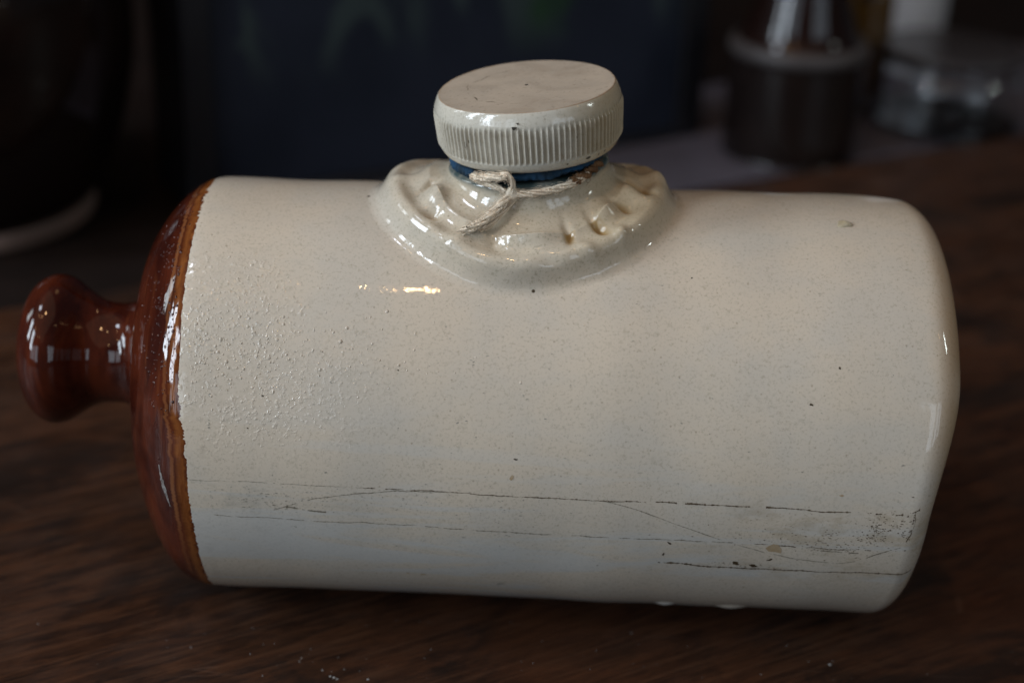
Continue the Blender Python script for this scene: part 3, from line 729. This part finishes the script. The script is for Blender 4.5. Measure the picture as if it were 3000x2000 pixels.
for i in range(9):
    for k in range(14):
        b, a = i/8*PI, k/14*2*PI; q = 1+.16*math.sin(3*a+2*b)
        V.append((KN[0]-NC[0]+.0019*q*math.sin(b)*math.cos(a), KN[1]+.0013*q*math.sin(b)*math.sin(a), KN[2]-Z_RIM+.0017*q*math.cos(b)))
mesh_obj('knot', V, grid_faces(9, 14), M['twine'], twine)

# ------------------------------------------------------------------ things on the grey shelf behind
SH = -.0052
M['jar_dark'] = plain('black_brown_glaze', (.008, .005, .0042), (.013, .007, .0055), .06, 20, .5)
M['jar_foot'] = plain('pale_unglazed_clay', (.27, .175, .145), (.20, .14, .12), .7, 30, .3)
M['jug'] = plain('dark_brown_salt_glaze', (.0085, .0055, .0048), (.014, .009, .0075), .2, 20, .45)
M['jug_top'] = plain('treacle_glaze', (.014, .0055, .004), (.009, .004, .003), .07, 20, .35)
M['band'] = plain('pale_band_glaze', (.060, .050, .048), (.045, .038, .037), .5, 30)
M['pale'] = plain('pale_grey_stoneware', (.44, .43, .44), (.36, .35, .35), .4, 16)
M['pot'] = plain('grey_brown_stoneware', (.055, .050, .052), (.034, .030, .032), .24, 18, .45)
t = NT('amber_glaze'); M['amber'] = t.p(color=t.mix(t.rng(t.noise(20), .3, .7), (.085, .045, .010), (.060, .030, .008)), rough=.15)

jar = empty('stoneware_jar', (-.268, .290, -.008), 0, label='large dark glazed jar with pale unglazed foot, behind the knob', category='jar')
lathe('body', [(.063, .0098), (.071, .022), (.080, .044), (.0865, .075), (.087, .105), (.082, .140), (.070, .170), (.052, .192), (.044, .205), (.046, .216), (.043, .220), (.036, .216), (.036, .19)], M['jar_dark'], jar, 72)
lathe('foot', [(.0005, .0005), (.055, .0), (.0625, .001), (.0640, .004), (.0640, .008), (.063, .0100), (.062, .0102)], M['jar_foot'], jar, 72)

pic = empty('framed_picture', (-.157, .292, SH), top_dir, label='dark navy picture in a deep black box frame, behind the stopper', category='picture')
M['frame'] = plain('black_frame_paint', (.006, .006, .008), (.010, .009, .011), .4, 20, .4)
t = NT('dark_leaf_painting')
X, Y, Z = t.sep()
c_ = t.mix(t.rng(t.noise(14, 4), .3, .7), (.0085, .0115, .0205), (.0150, .0185, .0310))
lf = t.noise(1, 3, .5, t.map((34, 1, 17), rot=(0, .35, 0)), 1.4)
hi = t.rng(Z, .050, .085)
c_ = t.mix(t.math('MULTIPLY', t.math('MULTIPLY', t.rng(lf, .50, .66), hi), .9), c_, (.034, .048, .048))
gm = t.math('MULTIPLY', t.rng(t.math('ABSOLUTE', t.math('SUBTRACT', X, .196)), .022, .004), t.rng(Z, .055, .080))
c_ = t.mix(t.math('MULTIPLY', gm, t.rng(t.noise(40), .35, .6)), c_, (.016, .042, .018))
M['paint'] = t.p(color=c_, rough=.5, spec=.25)
W_, H_, D_ = .296, .330, .052
box('picture_panel', .014, W_-.016, .004, .012, .006, H_-.014, M['paint'], pic)
box('frame_rail', 0, .0138, 0, D_, 0, H_, M['frame'], pic, .001)
box('frame_rail', W_-.0158, W_, 0, D_, 0, H_, M['frame'], pic, .001)
box('frame_rail', .0140, W_-.0160, 0, D_, 0, .0058, M['frame'], pic, .001)
box('frame_rail', .0140, W_-.0160, 0, D_, H_-.0138, H_, M['frame'], pic, .001)
box('back_board', .0140, W_-.0160, D_-.006, D_-.001, .0060, H_-.0140, M['frame'], pic)

jug = empty('jug', (.1462, .4225, SH), 0, label='small dark brown jug with a pale band round its shoulder', category='jug')
lathe('body', [(.0005, 0), (.0335, .0), (.0355, .002), (.0362, .008), (.0362, .03), (.0362, .052), (.0364, .055)], M['jug'], jug)
lathe('shoulder_band', [(.0363, .0552), (.0372, .0565), (.0374, .0595), (.0362, .0620), (.0335, .0632)], M['band'], jug)
lathe('shoulder', [(.0334, .0631), (.0300, .068), (.0262, .080), (.0222, .094), (.0180, .106), (.0155, .114), (.0150, .122), (.0165, .129), (.0160, .133), (.011, .133), (.011, .12)], M['jug_top'], jug)
# loop handle
V, F = [], []
for i in range(22):
    a = -1.15+2.5*i/21; c = (.021+.020*math.cos(a), .103+.019*math.sin(a))
    for k in range(8):
        b = k/8*2*PI; V.append((c[0]+.0035*math.cos(b)*math.cos(a), .0045*math.sin(b), c[1]+.0035*math.cos(b)*math.sin(a)))
mesh_obj('handle', V, grid_faces(22, 8), M['jug_top'], jug)

amb = empty('amber_bottle', (.197, .505, SH), 0, label='slim amber brown bottle between the jug and the pale bottle', category='bottle')
lathe('body', [(.0005, 0), (.014, 0), (.0162, .002), (.0165, .01), (.0165, .06), (.0150, .075), (.0090, .088), (.0072, .10), (.0070, .118)], M['amber'], amb, 40)
lathe('lip', [(.0070, .1181), (.0088, .119), (.0090, .124), (.0075, .126), (.005, .126), (.005, .118)], M['amber'], amb, 40)

pale = empty('pale_bottle', (.247, .600, SH), 0, label='tall pale grey stoneware bottle at the back right', category='bottle')
lathe('body', [(.0005, 0), (.016, 0), (.0195, .003), (.0212, .012), (.0220, .04), (.0222, .09), (.0205, .13), (.013, .155), (.0095, .17), (.0092, .19)], M['pale'], pale, 48)
lathe('lip', [(.0092, .1901), (.0115, .192), (.0118, .199), (.0095, .202), (.006, .202), (.006, .19)], M['pale'], pale, 48)

t = NT('clear_jar_glass'); M['glass'] = t.p(color=(.93, .95, .97), rough=.03, trans=1.0, ior=1.48)
gj = empty('glass_jar', (.2455, .4820, SH), 0, label='squat clear glass jar at the right end of the runner', category='jar')
lathe('body', [(.0005, 0), (.036, 0), (.041, .002), (.0445, .008), (.0450, .018), (.0435, .030), (.0405, .036), (.0402, .041), (.0388, .0422), (.0374, .041), (.0374, .036), (.0410, .029), (.0426, .018), (.0421, .009), (.038, .005), (.0005, .0046)], M['glass'], gj, 64)
lathe('lid', [(.0005, .0468), (.030, .0468), (.0405, .0462), (.0415, .0447), (.0412, .0437), (.0385, .0432), (.0005, .0432)], M['pot'], gj, 64)

# ------------------------------------------------------------------ dust and crumbs on the wood
M['dust'] = plain('pale_crumb', (.42, .42, .42), (.28, .26, .24), .8, 200)
V, F = [], []; r = np.random.default_rng(9)
spots = [(-.055+.02*r.normal(), -.052+.004*r.normal()) for _ in range(22)]+[(r.uniform(-.16, .17), r.uniform(-.075, -.03)) for _ in range(90)]
spots += [(-.0465, -.0600), (-.0455, -.0606), (-.0475, -.0596), (-.037, -.0602), (.093, -.045)]
for i, (x, y) in enumerate(spots):
    s = abs(r.normal())*.00011+.00005
    if i >= 112: s = .00042
    b = len(V)
    for dx, dy, dz in ((1, 0, 0), (-.6, .8, 0), (-.5, -.9, 0), (.1, 0, .9)): V.append((x+dx*s*r.uniform(.7, 1.5), y+dy*s*r.uniform(.7, 1.5), .00002+dz*s))
    F += [(b, b+1, b+3), (b+1, b+2, b+3), (b+2, b, b+3), (b, b+2, b+1)]
tag(mesh_obj('dust', V, F, M['dust'], smooth=False), kind='stuff', label='pale dust and crumbs on the wood before the bottle', category='dust')
